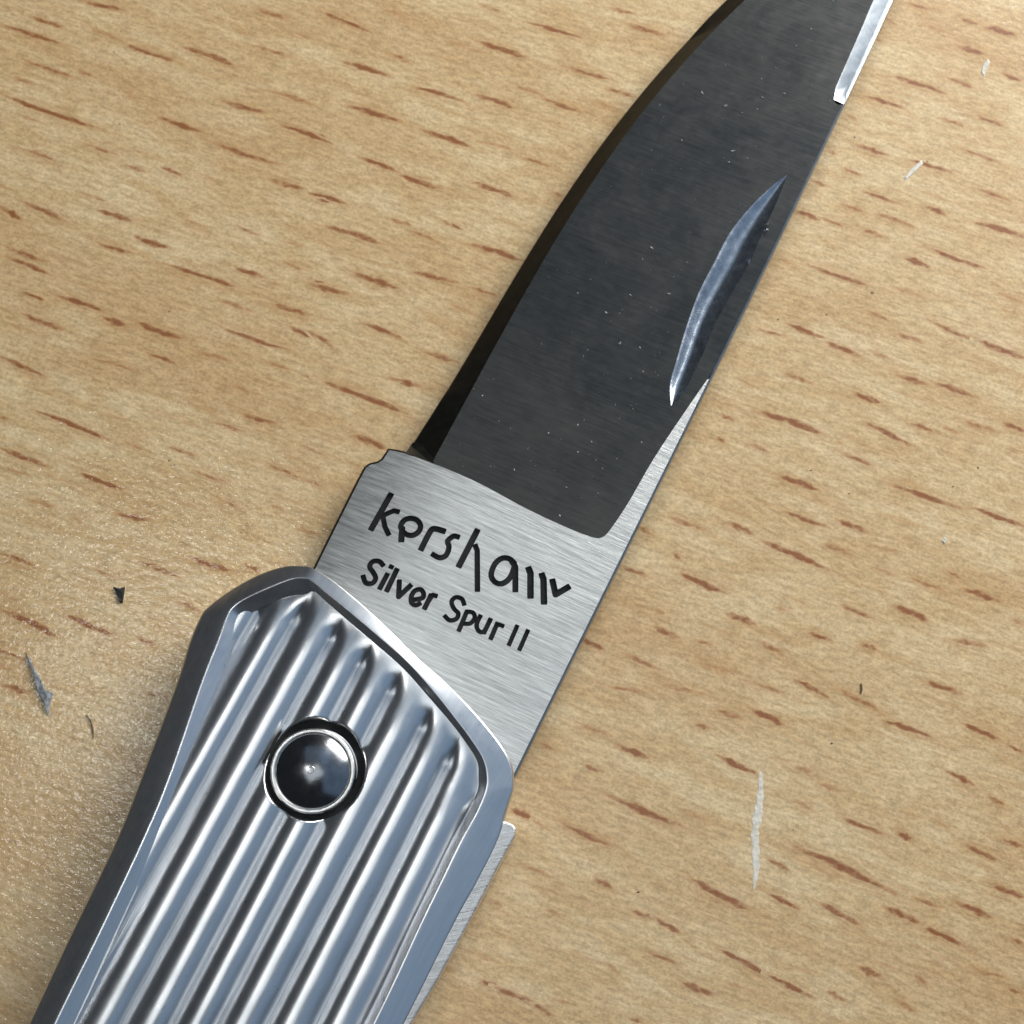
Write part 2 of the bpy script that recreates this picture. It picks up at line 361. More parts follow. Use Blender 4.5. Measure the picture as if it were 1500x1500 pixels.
for a in ((-150,2920), (-280,3010), (-440,3040), (-560,2990), (-600,2900)):
    a = np.array(a, float); d = (cen-a)/np.linalg.norm(cen-a)
    butt.append((tuple(a), tuple(a+d*46), tuple(a+d*62)))
left_ext = [((offl(y), y), (offl(y)+43, y), (offl(y)+66, y)) for y in (2780, 2450, 2100, 1750)]
for _i in range(12, 23):
    _k = 0.5 if _i < 21 else 0.75
    TRI[_i] = (TRI[_i][0], TRI[_i][1], tuple(np.array(TRI[_i][1])*(1-_k)+np.array(TRI[_i][2])*_k))
TRI = TRI+right_ext+butt+left_ext
NT_ = len(TRI)
Oc = catmull_closed([t[0] for t in TRI], 10)
Fc = catmull_closed([t[1] for t in TRI], 10)
Sc = catmull_closed([t[2] for t in TRI], 10)

VAL = [(-120,.625), (-45,.60), (30,.577), (105,.554), (180,.5425), (253,.525), (320,.52), (393,.522), (466,.50), (540,.49), (612,.48), (690,.47)]
VAL = np.array(VAL)          # rib valleys: x at the picture's foot, lean
def valx(i, y):  return VAL[i, 0]+VAL[i, 1]*(1497.0-y)
def rib_s(px, py):
    px = np.atleast_1d(px).astype(float); py = np.atleast_1d(py).astype(float)
    X = VAL[:, 0][None]+VAL[:, 1][None]*(1497.0-py)[:, None]
    out = np.empty(len(px))
    for k in range(len(px)): out[k] = np.interp(px[k], X[k], np.arange(len(VAL))-2.0)
    return out
def ztop(s): 
    c = (s-3.6)/4.2
    return 4.2-1.05*c*c
ZT = ztop(rib_s(Fc[:, 0], Fc[:, 1]))
# height of the outer edge under the inner one: steep on the left, shallow in front and on the right
drop = np.interp(np.arange(len(Oc))/10.0, [0,7,9,10,11,12,13,22,24,27,31,33,36,NT_], [.66,.66,.58,.48,.36,.24,.20,.28,.50,.50,.50,.55,.66,.66])
powr = np.interp(np.arange(len(Oc))/10.0, [0,9,12,14,31,36,NT_], [1.3,1.25,1.1,1.05,1.2,1.3,1.3])

STEP = np.interp(np.arange(len(Oc))/10.0, [0,7,8.5,11,12.5,22,24,27,31,36,NT_], [.42,.42,.36,.32,.22,.28,.36,.36,.36,.42,.42])
def frame_part():
    m = len(Oc); rows = []
    for i in range(m):
        zf = ZT[i]; zo = zf-drop[i]; zs = zf-STEP[i]
        o3, f3, s3 = P(*Oc[i], zo), P(*Fc[i], zf), P(*Sc[i], zs)
        cdir = f3[:2]-o3[:2]; cdir = cdir/np.linalg.norm(cdir)
        row = []
        base = np.array([o3[0]+cdir[0]*.25, o3[1]+cdir[1]*.25])
        row.append((*base, 0.0)); row.append((*(o3[:2]+cdir*.06), 0.8)); row.append((*o3[:2], zo-.45))
        row.append((*(o3[:2]+cdir*.005), zo-.25)); row.append((*(o3[:2]+cdir*.03), zo-.10))
        for t in (0.06, 0.12, 0.2, 0.3, 0.4, 0.5, 0.6, 0.7, 0.8, 0.88, 0.94):
            xy = o3[:2]*(1-t)+f3[:2]*t
            row.append((*xy, zo+(zf-zo)*(1-(1-t)**powr[i])))
        row.append((*f3[:2], zf-0.004))
        for t, dz in ((.06, .01), (.13, .0), (.5, 0), (.87, 0), (.94, .012)):
            q = f3*(1-t)+s3*t; row.append((q[0], q[1], q[2]-(0.02 if t < .1 else 0)*0))
        row.append((*s3[:2], zs-0.01))
        e = (s3[:2]-f3[:2]); e = e/np.linalg.norm(e)
        row.append((*(s3[:2]+e*.07), zs-.05)); row.append((*(s3[:2]+e*.10), zs-.9))
        rows.append(row)
    v, f = strip(rows, closed=True)
    f = [tuple(reversed(q)) for q in f]
    return mesh('handle_frame', v, f, M_handle, KN, smooth=True)
frame_part()

# --- pivot pin centre
PINZ = 3.65
PC = P(457.3, 1128.7, PINZ+0.15)
PR = 61.0/ (FPX/np.linalg.norm(CAMP-PC)) * 1.0

# --- ribbed panel, one mesh per rib
PANEL = None
Fp = Fc
front_line = Sc[10*10:22*10]
def panel_height(px, py, s):
    zt = ztop(s)
    k = np.floor(s); t = s-k
    d = dist_poly(front_line, np.stack([px, py], 1))
    fade = smooth(3, 46, d)
    # rounded ribs with narrow valleys
    tt = np.clip(t, 0, 1)
    arc = 1-np.abs(2*tt-1)**2.15
    w = 0.022
    floor_ = np.clip(np.minimum(tt, 1-tt)/w, 0, 1)
    arc = np.where(floor_ < 1, arc*floor_**0.8+0.02, arc)
    A = 0.52
    end_drop = 0.20*(1-smooth(0, 85, d))**1.5
    z = zt-0.38-end_drop-A*(1-arc)*fade
    return z
def pin_cut(P3):
    r = np.linalg.norm(P3[:, :2]-(PC[:2]+np.array([.08, .08])), axis=1)
    zc = np.where(r < PR*1.15, PINZ-1.3, PINZ-0.5+(r-PR*1.15)*4.5)
    return np.minimum(P3[:, 2], zc)

def panel():
    global PANEL
    ys = np.concatenate([np.arange(845, 1570, 1.7), np.arange(1570, 3020, 14.0)])
    nt = 40
    ts = np.linspace(0, 1, nt+1)
    ts = np.sort(np.unique(np.concatenate([ts, [0.012, 0.035, 0.965, 0.988]])))
    nt = len(ts)
    # base sheet under the ribs
    bs = np.array([P(*p, ztop(rib_s(p[0], p[1]))[0]-1.15) for p in Fc[::5]])
    c = bs.mean(0); v = np.vstack([bs, [[c[0], c[1], c[2]]]]); n = len(bs)
    PANEL = mesh('ribbed_panel', v, [((i+1) % n, i, n) for i in range(n)], M_handle, KN)
    for i in range(1, len(VAL)-2):
        X0, X1 = valx(i, ys), valx(i+1, ys)
        px = X0[:, None]*(1-ts)[None]+X1[:, None]*ts[None]
        py = np.repeat(ys[:, None], nt, 1)
        s = np.repeat(((i-2)+np.clip(ts, 0, 1-1e-7))[None], len(ys), 0)
        # tiny hand-made unevenness
        z = panel_height(px.ravel(), py.ravel(), s.ravel())
        z = z+0.006*np.sin(py.ravel()*0.021+i*1.7)+0.004*np.sin(py.ravel()*0.083+i)
        V = np.array([P(a, b, c) for a, b, c in zip(px.ravel(), py.ravel(), z)])
        ok = inside(Fp, np.stack([px.ravel(), py.ravel()], 1))
        near = dist_poly(np.vstack([Fp, Fp[:1]]), np.stack([px.ravel(), py.ravel()], 1)) < 7
        keepv = (ok | near).reshape(len(ys), nt)
        V[:, 2] = pin_cut(V)
        G = V.reshape(len(ys), nt, 3)
        du = np.gradient(G, axis=1); dv = np.gradient(G, axis=0)
        N = np.cross(dv, du); N = N/np.maximum(np.linalg.norm(N, axis=2, keepdims=True), 1e-12)
        N = np.where(N[..., 2:3] < 0, -N, N)
        idx = np.arange(len(ys)*nt).reshape(len(ys), nt)
        q = keepv[:-1, :-1] & keepv[1:, :-1] & keepv[1:, 1:] & keepv[:-1, 1:]
        if q.sum() < 30: continue
        F = np.stack([idx[1:, :-1][q], idx[1:, 1:][q], idx[:-1, 1:][q], idx[:-1, :-1][q]], 1)
        used = np.unique(F); remap = -np.ones(len(V), int); remap[used] = np.arange(len(used))
        mesh('rib', V[used], remap[F], M_handle, PANEL, smooth=True)
panel()

def lathe(name, prof, centre, mat, parent, n=72, jit=0.0):
    rows = []
    for i in range(n):
        a = 2*math.pi*i/n
        rows.append([(centre[0]+r*math.cos(a), centre[1]+r*math.sin(a), centre[2]+z) for r, z in prof])
    v, f = strip(rows, closed=True)
    return mesh(name, v, f, mat, parent, smooth=True)
def pin():
    c = (PC[0], PC[1], PINZ)
    lathe('recess_shade_ring', [(PR*1.25, -.42), (PR*1.1, -.45), (PR*.99, -.45)], (c[0]+.08, c[1]+.08, c[2]), M_recess_shade, PANEL)  # black ring over the bright gap floor: the gap's shade as colour
    p = lathe('pivot_pin', [(PR*1.0, -1.3), (PR, -.04), (PR*.985, 0.02), (PR*.97, .035)], c, M_rim, KN)
    lathe('pin_rim', [(PR*.97, .035), (PR*.94, .045), (PR*.90, .035), (PR*.885, .015), (PR*.875, -.02)], c, M_rim, p)
    prof = [(PR*.875, -.02)]
    for k in range(1, 25):
        t = k/24; r = PR*.875*(1-t)
        prof.append((max(r, 1e-4), -.02+0.55*(1-(1-t)**2.0)))
    lathe('pin_dome', prof, c, M_pin, p)
    # small turning mark left on the dome
    rows = []
    for i in range(20):
        a = R(-150)+R(290)*i/19; rr = .14+.012*math.sin(i*2.3)
        cx, cy = c[0]+rr*math.cos(a), c[1]+rr*math.sin(a)
        zz = c[2]-.02+0.55*(1-(rr/(PR*.875))**2)
        row = []
        for j in range(7):
            b = math.pi*j/6
            row.append((cx+.035*math.cos(b)*math.cos(a), cy+.035*math.cos(b)*math.sin(a), zz+.03*math.sin(b)-.008))
        rows.append(row)
    v, f = strip(rows)
    mesh('turning_mark', v, f, M_rim, p, smooth=True)
pin()

# --- lock bar showing beside the handle
def prism(name, pts, z0, z1, mat, parent, bev=0.08, seg=3):
    """outline (picture points at level z1) raised from z0 to z1 with a rounded upper edge"""
    p = np.array([P(a, b, z1)[:2] for a, b in pts]); n = len(p)
    area2 = np.sum(p[:, 0]*np.roll(p[:, 1], -1)-np.roll(p[:, 0], -1)*p[:, 1])
    if area2 < 0: p = p[::-1]
    e = np.roll(p, -1, 0)-p; e = e/np.linalg.norm(e, axis=1, keepdims=True)
    nn = np.stack([-e[:, 1], e[:, 0]], 1); vn = nn+np.roll(nn, 1, 0)
    vn = vn/np.maximum(np.linalg.norm(vn, axis=1, keepdims=True), .3)
    rings = [np.c_[p, np.full(n, z0)]]
    for k in range(seg+1):
        a = math.pi/2*k/seg
        rings.append(np.c_[p+vn*bev*(1-math.cos(a)), np.full(n, z1-bev+bev*math.sin(a))])
    v = np.vstack(rings); f = []
    for r in range(len(rings)-1):
        for i in range(n):
            j = (i+1) % n; f.append((r*n+i, r*n+j, (r+1)*n+j, (r+1)*n+i))
    f.append(tuple(range((len(rings)-1)*n, len(rings)*n)))
    f.append(tuple(reversed(range(n))))
    return mesh(name, v, f, mat, parent)
prism('lock_bar', [(700,1262), (733,1205), (741,1203), (752,1208), (756,1214), (754,1225), (744,1243), (724,1280), (696,1334), (668,1386), (640,1437), (602,1500), (566,1562), (520,1562)],
      0.2, 2.95, M_liner, KN, 0.10)

# --- blade
ZR = 2.2
Z0B = 1.4
SPINE = [(745,1160), (767,1117), (803,1030), (850,940), (893,850), (933,777), (950,740), (1006,637), (1040,556), (1082,472), (1124,388), (1169,307), (1208,220), (1233,160), (1260,99), (1284,45), (1305,0), (1368,-130), (1432,-270)]
EDGE_OUT = [(598,652), (610,640), (636,600), (663,560), (697,500), (730,440), (753,397), (783,350), (820,300), (860,242), (900,186), (942,129), (987,81), (1026,36), (1062,0), (1130,-60), (1220,-130), (1330,-205), (1432,-270)]
EDGE_IN = [(633,676), (650,645), (670,613), (703,547), (740,480), (787,393), (820,340), (850,297), (900,222), (930,180), (966,132), (999,93), (1035,57), (1065,27), (1100,-6), (1160,-58), (1240,-118), (1335,-185), (1420,-255)]
PLUNGE = [(593,661), (633,677), (700,707), (767,743), (817,767), (853,782), (872,788), (882,787), (893,777), (920,737), (957,673), (1000,608), (1036,556)]
RIC_L = [(470,880), (458,831), (490,766), (520,706), (534,679), (540,675), (552,673), (560,668), (569,654), (580,657), (593,661)]
NICK_L = [(1153,256), (1124,279), (1096,307), (1068,343), (1046,385), (1023,430), (1004,483), (990,531), (981,564), (983,595)]
NICK_R = [(1153,256), (1140,291), (1124,326), (1110,357), (1097,387), (1074,426), (1048,474), (1026,527), (1000,578), (983,595)]
SWEDGE_IN = [(1236,152), (1228,153), (1222,146), (1223,132), (1245,81), (1266,33), (1281,-2), (1345,-135), (1425,-262)]

def fair(pts, deg, lo, hi):
    """one smooth curve through the hand-read points between lo and hi"""
    a = np.array(pts, float); m = (a[:, 1] >= lo) & (a[:, 1] <= hi)
    c = np.polyfit(a[m, 1]/1000, a[m, 0], deg); a[m, 0] = np.polyval(c, a[m, 1]/1000)
    return [tuple(q) for q in a]
SPINE = fair(SPINE, 3, -300, 1200)
EDGE_OUT = fair(EDGE_OUT, 4, -100, 660)
EDGE_IN = fair(EDGE_IN, 4, -100, 680)
def xy(pts, z): return np.array([P(a, b, z)[:2] for a, b in pts])
spine_xy = catmull(xy(SPINE, ZR), 6)
sp_a, sp_b = spine_xy[8], spine_xy[-20]
sp_d = (sp_b-sp_a)/np.linalg.norm(sp_b-sp_a)
sp_n = np.array([-sp_d[1], sp_d[0]])            # to the left of the spine
def zgrind(q):
    q = np.atleast_2d(q)
    a = np.clip((q-sp_a)@sp_n, 0, 30)
    return ZR-0.025-0.030*a-0.0008*a*a

def zric(q):
    q = np.atleast_2d(q)
    a = (q-sp_a)@sp_n
    return ZR-0.023*np.clip(a-7.8, 0, 9)**2

def cdt_fill(loops, extra=None, holes=()):
    """triangulate the area inside loops[0] minus holes; all loops are constraints"""
    pts, edges = [], []
    for lp in list(loops)+list(holes):
        b = len(pts); n = len(lp)
        pts += [Vector((float(p[0]), float(p[1]))) for p in lp]
        edges += [(b+i, b+(i+1) % n) for i in range(n)]
    if extra is not None and len(extra):
        pts += [Vector((float(p[0]), float(p[1]))) for p in extra]
    r = delaunay_2d_cdt(pts, edges, [], 0, 1e-5)
    V = np.array([(v[0], v[1]) for v in r[0]]); T = np.array([f for f in r[2]])
    cent = V[T].mean(1)
    keep = inside(loops[0], cent)
    for h in holes: keep &= ~inside(h, cent)
    T = T[keep]
    a, b, c = V[T[:, 0]], V[T[:, 1]], V[T[:, 2]]
    cr = (b[:, 0]-a[:, 0])*(c[:, 1]-a[:, 1])-(b[:, 1]-a[:, 1])*(c[:, 0]-a[:, 0])
    T = np.where((cr < 0)[:, None], T[:, ::-1], T)
    return V, T

BLADE = None
def blade():
    global BLADE
    eo = catmull(xy(EDGE_OUT, ZR-1.0), 6); ei = catmull(xy(EDGE_IN, ZR-.4), 6)
    pl = catmull(xy(PLUNGE, ZR), 5); rl = xy(RIC_L, ZR)
    sw_in = catmull(xy(SWEDGE_IN, ZR), 4)
    nl, nr = catmull(xy(NICK_L, ZR-.1), 5), catmull(xy(NICK_R, ZR-.1), 5)
    CH = 0.10                                      # chamfer along the spine
    spin = spine_xy+sp_n*CH
    # body: spine side, underside and ricasso side (everything the two faces do not cover)
    i_sw = int(np.argmin(np.linalg.norm(spine_xy-sw_in[0], axis=1)))
    v, f = [], []
    n = len(spine_xy)
    for i in range(n):
        tip = 1.0 if i <= i_sw+2 else max(0.25, 1-(i-i_sw-2)/(n-i_sw-2)*.6)
        zt = ZR-0.10 if i <= i_sw else ZR-0.10-0.05*min(1, (i-i_sw)/3)
        if i == i_sw: zt = ZR-.10
        p = spine_xy[i]; a = spin[i]
        zc = ZR-0.028
        if i > i_sw: a = p+sp_n*.012; zc = zt
        v += [(a[0], a[1], zc), (p[0], p[1], zt), (p[0], p[1], 1.1 if i <= i_sw else 1.3)]
    for i in range(n-1):
        for k in range(2): f.append((3*i+k, 3*i+k+1, 3*i+3+k+1, 3*i+3+k))
    b = len(v)
    under = np.vstack([rl[1:-1], (eo*.8+ei[:len(eo)]*.2)[2:], spine_xy[::-1][1:]])
    V2, T2 = cdt_fill([under])
    BLADE = mesh('blade', v, f, M_swedge, KN)
    mesh('underside', [(p[0], p[1], 0.95) for p in V2], [tuple(int(i) for i in t[::-1]) for t in T2], M_edge, BLADE)
    hz = ZR-.62
    hp = [pl[0], eo[1], eo[4], ei[4], ei[1], pl[5]]
    mesh('heel', [(p[0], p[1], z_) for p, z_ in zip(hp, (ZR-.35, ZR-1.15, ZR-1.15, ZR-.62, ZR-.42, ZR-.30))], [tuple(range(6))], M_edge, BLADE)
    # ground face
    loop = np.vstack([pl[::-1][:-8], ei[1:], sw_in[::-1][:-1], spin[:i_sw+1][::-1][:int(i_sw)-1]])
    keep = [0]
    # spine part of the loop only down to where the plunge line meets it
    k0 = int(np.argmin(np.linalg.norm(spin-pl[-1], axis=1)))
    loop = np.vstack([ei[0:1], ei[1:], sw_in[::-1], spin[k0+1:i_sw][::-1], pl[::-1][:-1][:-5]])
    lo, hi = loop.min(0), loop.max(0)
    gx, gy = np.meshgrid(np.arange(lo[0], hi[0], .8), np.arange(lo[1], hi[1], .8))
    gp = np.c_[gx.ravel(), gy.ravel()]
    hole = np.vstack([nl, nr[::-1][1:-1]])
    gp = gp[inside(loop, gp) & ~inside(hole, gp)]
    gp = gp[(dist_poly(np.vstack([loop, loop[:1]]), gp) > .25) & (dist_poly(np.vstack([hole, hole[:1]]), gp) > .25)]
    V, T = cdt_fill([loop], gp, [hole])
    face = mesh('ground_face', np.c_[V, zgrind(V)], T, M_grind, BLADE, smooth=True)
    # edge bevel
    m = min(len(ei), len(eo)); rows = []
    for i in range(m):
        a, b_ = ei[i], eo[i]; za = zgrind(a)[0]; width = np.linalg.norm(b_-a)
        zb = za-min(.85, .55*width+.02)
        row = [(a[0], a[1], za)]
        for t in (.04, .35, .7, .97): row.append((*(a*(1-t)+b_*t), za+(zb-za)*t))
        row.append((b_[0], b_[1], zb-.05)); row.append((*(b_*.9+a*.1), 0.95))
        rows.append(row)
    v, f = strip(rows)
    mesh('edge_bevel', v, [tuple(reversed(q)) for q in f], M_edge, BLADE, smooth=False)
    # heel patch between the ricasso corner and the first part of the bevel
    # plunge wall
    plz = zgrind(pl); rows = [[(p[0], p[1], zric(p)[0]), (p[0]+.01*sp_d[0], p[1]+.01*sp_d[1], min(z, ZR-.01)-.02)] for p, z in zip(pl, plz)]
    for r_, p in zip(rows[:9], pl[:9]): r_[1] = (r_[1][0], r_[1][1], r_[1][2]-.7)
    v, f = strip(rows)
    mesh('plunge_step', v, f, M_edge, BLADE)
    # swedge
    rows = []
    sp_part = spine_xy[i_sw:]
    tt = np.linspace(0, 1, 30)
    def samp(line, t):
        L = np.r_[0, np.cumsum(np.linalg.norm(np.diff(line, axis=0), axis=1))]; L /= L[-1]
        return np.c_[np.interp(t, L, line[:, 0]), np.interp(t, L, line[:, 1])]
    A_, B_ = samp(sw_in, tt), samp(sp_part, np.clip((tt-.0)/1.0, 0, 1))
    for i in range(30):
        za = zgrind(A_[i])[0]; zb = ZR-.03-.07*min(1, tt[i]/.3)
        za = min(za, ZR-.03)
        rows.append([(*A_[i], za), (*(A_[i]*.94+B_[i]*.06), za-.015), (*(A_[i]*.25+B_[i]*.75), za+(zb-za)*.72), (*(A_[i]*.2+B_[i]*.8), za+(zb-za)*.76), (*B_[i], zb-.06)])
    v, f = strip(rows)
    mesh('swedge', v, f, M_swedge, BLADE, smooth=True)
    # nail nick: a crescent scooped down towards the spine side
    tt = np.linspace(0, 1, 46); A_, B_ = samp(nl, tt), samp(nr, tt); rows = []
    for i, t in enumerate(tt):
        dpt = 0.42*math.sin(math.pi*min(1, max(0, t)))**.7
        za, zb = zgrind(A_[i])[0], zgrind(B_[i])[0]; row = []
        for w, pz in ((0, 0), (.03, .02), (.08, .13), (.11, .2), (.22, .54), (.30, .78), (.37, .93), (.42, .99), (.46, 1.0), (.50, .98), (.57, .90), (.75, .52), (1, 0)):
            q = A_[i]*(1-w)+B_[i]*w; row.append((q[0], q[1], za*(1-w)+zb*w-dpt*pz))
        rows.append(row)
    v, f = strip(rows)
    mesh('nail_nick', v, f, M_nick, BLADE, smooth=True)
    for k, (a, b_, c) in enumerate((((1119,330),(1131,325),(1122,338)), ((1118,338),(1127,336),(1119,347)), ((1093,381),(1099,379),(1096,388)))):
        pa = PA([a, b_, c], ZR-.1); z = zgrind(pa[:, :2]).max()+.02
        v = [(q[0], q[1], z-.02) for q in pa]+[(pa[:, 0].mean(), pa[:, 1].mean(), z+.10)]
        mesh('burr', v, [(0, 1, 3), (1, 2, 3), (2, 0, 3)], M_nick if k else M_rim, BLADE)

    # ricasso face with engraved letters
    outer = np.vstack([rl[:-1], pl, spin[:k0+1][::-1]])
    L = []    # (letter id, polyline in picture, width)
    a1 = lambda pts: [(500+x/5.769, 640+y/5.769) for x, y in pts]
    a2 = lambda pts: [(680+x/5.769, 780+y/5.769) for x, y in pts]
    a3 = lambda pts: [(450+x/3, 630+y/3) for x, y in pts]
    W1 = 8.0
    L += [(0, a1([(415,468), (245,768)]), 8.6), (0, a1([(482,624), (440,612), (345,652)]), 7.0), (0, a1([(345,652), (365,750), (398,818)]), 7.2)]
    L += [(1, a1([(515,790), (500,745), (530,698), (585,682), (640,700), (668,745), (655,795), (605,828), (550,820), (515,790)]), 7.6), (1, a1([(512,760), (505,875)]), 8.4)]
    L += [(2, a1([(672,952), (745,808), (785,775), (872,798)]), 8.2)]
    L += [(3, a1([(992,848), (950,838), (898,880), (910,930), (885,1000), (830,1022), (768,990)]), 7.4)]
    L += [(4, a1([(1150,788), (992,1095)]), 8.4), (4, a1([(1130,915), (1148,960), (1150,1300)]), 7.4)]
    L += [(5, a2([(425,262), (380,222), (320,218), (262,262), (228,345), (243,402), (290,432), (340,425), (392,375), (420,300)]), 7.6), (5, a2([(400,240), (432,290), (432,495)]), 8.0)]
    L += [(6, a2([(543,300), (560,345), (560,548)]), 8.8), (6, a2([(655,352), (670,395), (674,598)]), 8.8), (6, a2([(745,402), (772,525), (885,458)]), 8.4)]
    w2 = 7.0
    L += [(7, a1([(352,1082), (318,1045), (262,1045), (235,1090), (268,1140), (288,1190), (258,1232), (202,1225), (180,1165)]), w2)]
    L += [(8, a1([(388,1155), (322,1280)]), w2), (8, a1([(408,1088), (432,1100)]), w2*.9)]
    L += [(9, a1([(470,1115), (382,1300)]), w2+.3)]
    L += [(10, a1([(490,1212), (483,1350), (588,1252)]), w2)]
    L += [(11, a1([(598,1378), (684,1362), (694,1320), (668,1288), (622,1300), (592,1345), (592,1400), (628,1422), (668,1405)]), w2-.4)]
    L += [(12, a1([(702,1452), (760,1335)]), w2), (12, a1([(738,1385), (772,1335), (806,1346)]), w2-.6)]
    L += [(13, a3([(690,768), (680,742), (652,735), (634,755), (645,785), (664,806), (655,830), (626,836), (604,816)]), 6.2)]
    L += [(14, a3([(702,796), (666,882)]), 6.4), (14, a3([(700,798), (728,802), (736,825), (716,850), (686,850)]), 6.0)]
    L += [(15, a3([(762,815), (744,855), (755,884), (778,884), (798,845)]), 6.2), (15, a3([(806,830), (776,892)]), 6.4)]
    L += [(16, a3([(836,848), (806,918)]), 6.4), (16, a3([(824,872), (840,853), (862,862)]), 5.8)]
    L += [(17, a3([(923,860), (886,945)]), 6.0), (18, a3([(970,880), (932,966)]), 6.0)]
    caps = []
    for lid, pl_, w in L:
        q = xy(pl_, ZR); ww = w*1.12/2/ (FPX/75.0)
        if len(q) > 3: q = catmull(q, 3)
        for si, (a, b_) in enumerate(zip(q[:-1], q[1:])):
            d = b_-a; an = math.atan2(d[1], d[0]); poly = []
            u_ = d/np.linalg.norm(d); n_ = np.array([-u_[1], u_[0]])
            closed_ = np.linalg.norm(q[0]-q[-1]) < .05
            def cap(c, u, end):
                m_ = np.array([-u[1], u[0]])
                if end and not closed_: return [c-m_*ww, c-m_*ww*.86+u*ww*.45, c+m_*ww*.86+u*ww*.45, c+m_*ww]
                return [c+ww*(math.cos(g)*u+math.sin(g)*m_) for g in np.linspace(-math.pi/2, math.pi/2, 6)]
            poly = cap(b_, u_, si == len(q)-2)+cap(a, -u_, si == 0)
            caps.append((lid, np.array(poly))); continue
            for k in range(6): poly.append(b_+ww*np.array([math.cos(an-math.pi/2+math.pi*k/5), math.sin(an-math.pi/2+math.pi*k/5)]))
            for k in range(6): poly.append(a+ww*np.array([math.cos(an+math.pi/2+math.pi*k/5), math.sin(an+math.pi/2+math.pi*k/5)]))
            caps.append((lid, np.array(poly)))
    pts, edges = [], []
    for lp in [outer]+[c[1] for c in caps]:
        b = len(pts); n = len(lp); pts += [Vector((float(p[0]), float(p[1]))) for p in lp]
        edges += [(b+i, b+(i+1) % n) for i in range(n)]
    lo, hi = outer.min(0), outer.max(0)
    gx, gy = np.meshgrid(np.arange(lo[0], hi[0], .7), np.arange(lo[1], hi[1], .7))
    gp = np.c_[gx.ravel(), gy.ravel()]; gp = gp[inside(outer, gp)]
    gp = gp[dist_poly(np.vstack([outer, outer[:1]]), gp) > .2]
    pts += [Vector((float(p[0]), float(p[1]))) for p in gp]
    r = delaunay_2d_cdt(pts, edges, [], 0, 1e-6)
    V = np.array([(q[0], q[1]) for q in r[0]]); T = np.array([t for t in r[2]])
    cent = V[T].mean(1); keep = inside(outer, cent); T = T[keep]; cent = cent[keep]
    a, b_, c = V[T[:, 0]], V[T[:, 1]], V[T[:, 2]]
    cr = (b_[:, 0]-a[:, 0])*(c[:, 1]-a[:, 1])-(b_[:, 1]-a[:, 1])*(c[:, 0]-a[:, 0])
    T = np.where((cr < 0)[:, None], T[:, ::-1], T)
    own = np.full(len(T), -1)
    for lid, poly in caps:
        lo, hi = poly.min(0), poly.max(0)
        cand = np.where((cent >= lo).all(1) & (cent <= hi).all(1))[0]
        if len(cand): own[cand[inside(poly, cent[cand])]] = lid
    # top face, plus a narrow dark bevel and wall along its left side
    top = T[own < 0]
    used = np.unique(top); rm = -np.ones(len(V), int); rm[used] = np.arange(len(used))
    ZV = zric(V); vv = [(V[i, 0], V[i, 1], ZV[i]) for i in used]; ff = [tuple(rm[t]) for t in top]
    mesh('ricasso_face', vv, ff, M_ricasso, BLADE, smooth=True)
    cen_r = outer.mean(0); rows = []
    rl2 = np.vstack([rl[1:], pl[1:3]])
    for i, p in enumerate(rl2):
        d0 = rl2[max(i-1, 0)]; d1 = rl2[min(i+1, len(rl2)-1)]; e = d1-d0; e /= np.linalg.norm(e); o_ = np.array([-e[1], e[0]])
        z_ = zric(p)[0]; rows.append([(p[0], p[1], z_), (*(p+o_*.05), z_-.02), (*(p+o_*.14), z_-.12), (*(p+o_*.18), z_-.3), (*(p+o_*.18), 0.95)])
    v, f = strip(rows)
    mesh('ricasso_side', v, [tuple(reversed(q)) for q in f], M_edge, BLADE, smooth=True)
    emap = {}
    for ti, t in enumerate(T):
        for k in range(3):
            e = (int(t[k]), int(t[(k+1) % 3])); emap[e] = ti
    DP = 0.13
    for lid in range(19):
        tl = np.where(own == lid)[0]
        if not len(tl): continue
        vv, ff, mp = [], [], {}
        def vid(i, z):
            if (i, z) not in mp: mp[(i, z)] = len(vv); vv.append((V[i, 0], V[i, 1], ZV[i]-(ZR-z)))
            return mp[(i, z)]
        for ti in tl:
            ff.append(tuple(vid(int(i), ZR-DP) for i in T[ti]))
            t = T[ti]
            for k in range(3):
                i, j = int(t[k]), int(t[(k+1) % 3]); o_ = emap.get((j, i))
                if o_ is None or own[o_] != lid:
                    ff.append((vid(i, ZR-DP), vid(i, ZR), vid(j, ZR), vid(j, ZR-DP)))
        mesh('engraved_letter', vv, ff, M_ink, BLADE)
blade()

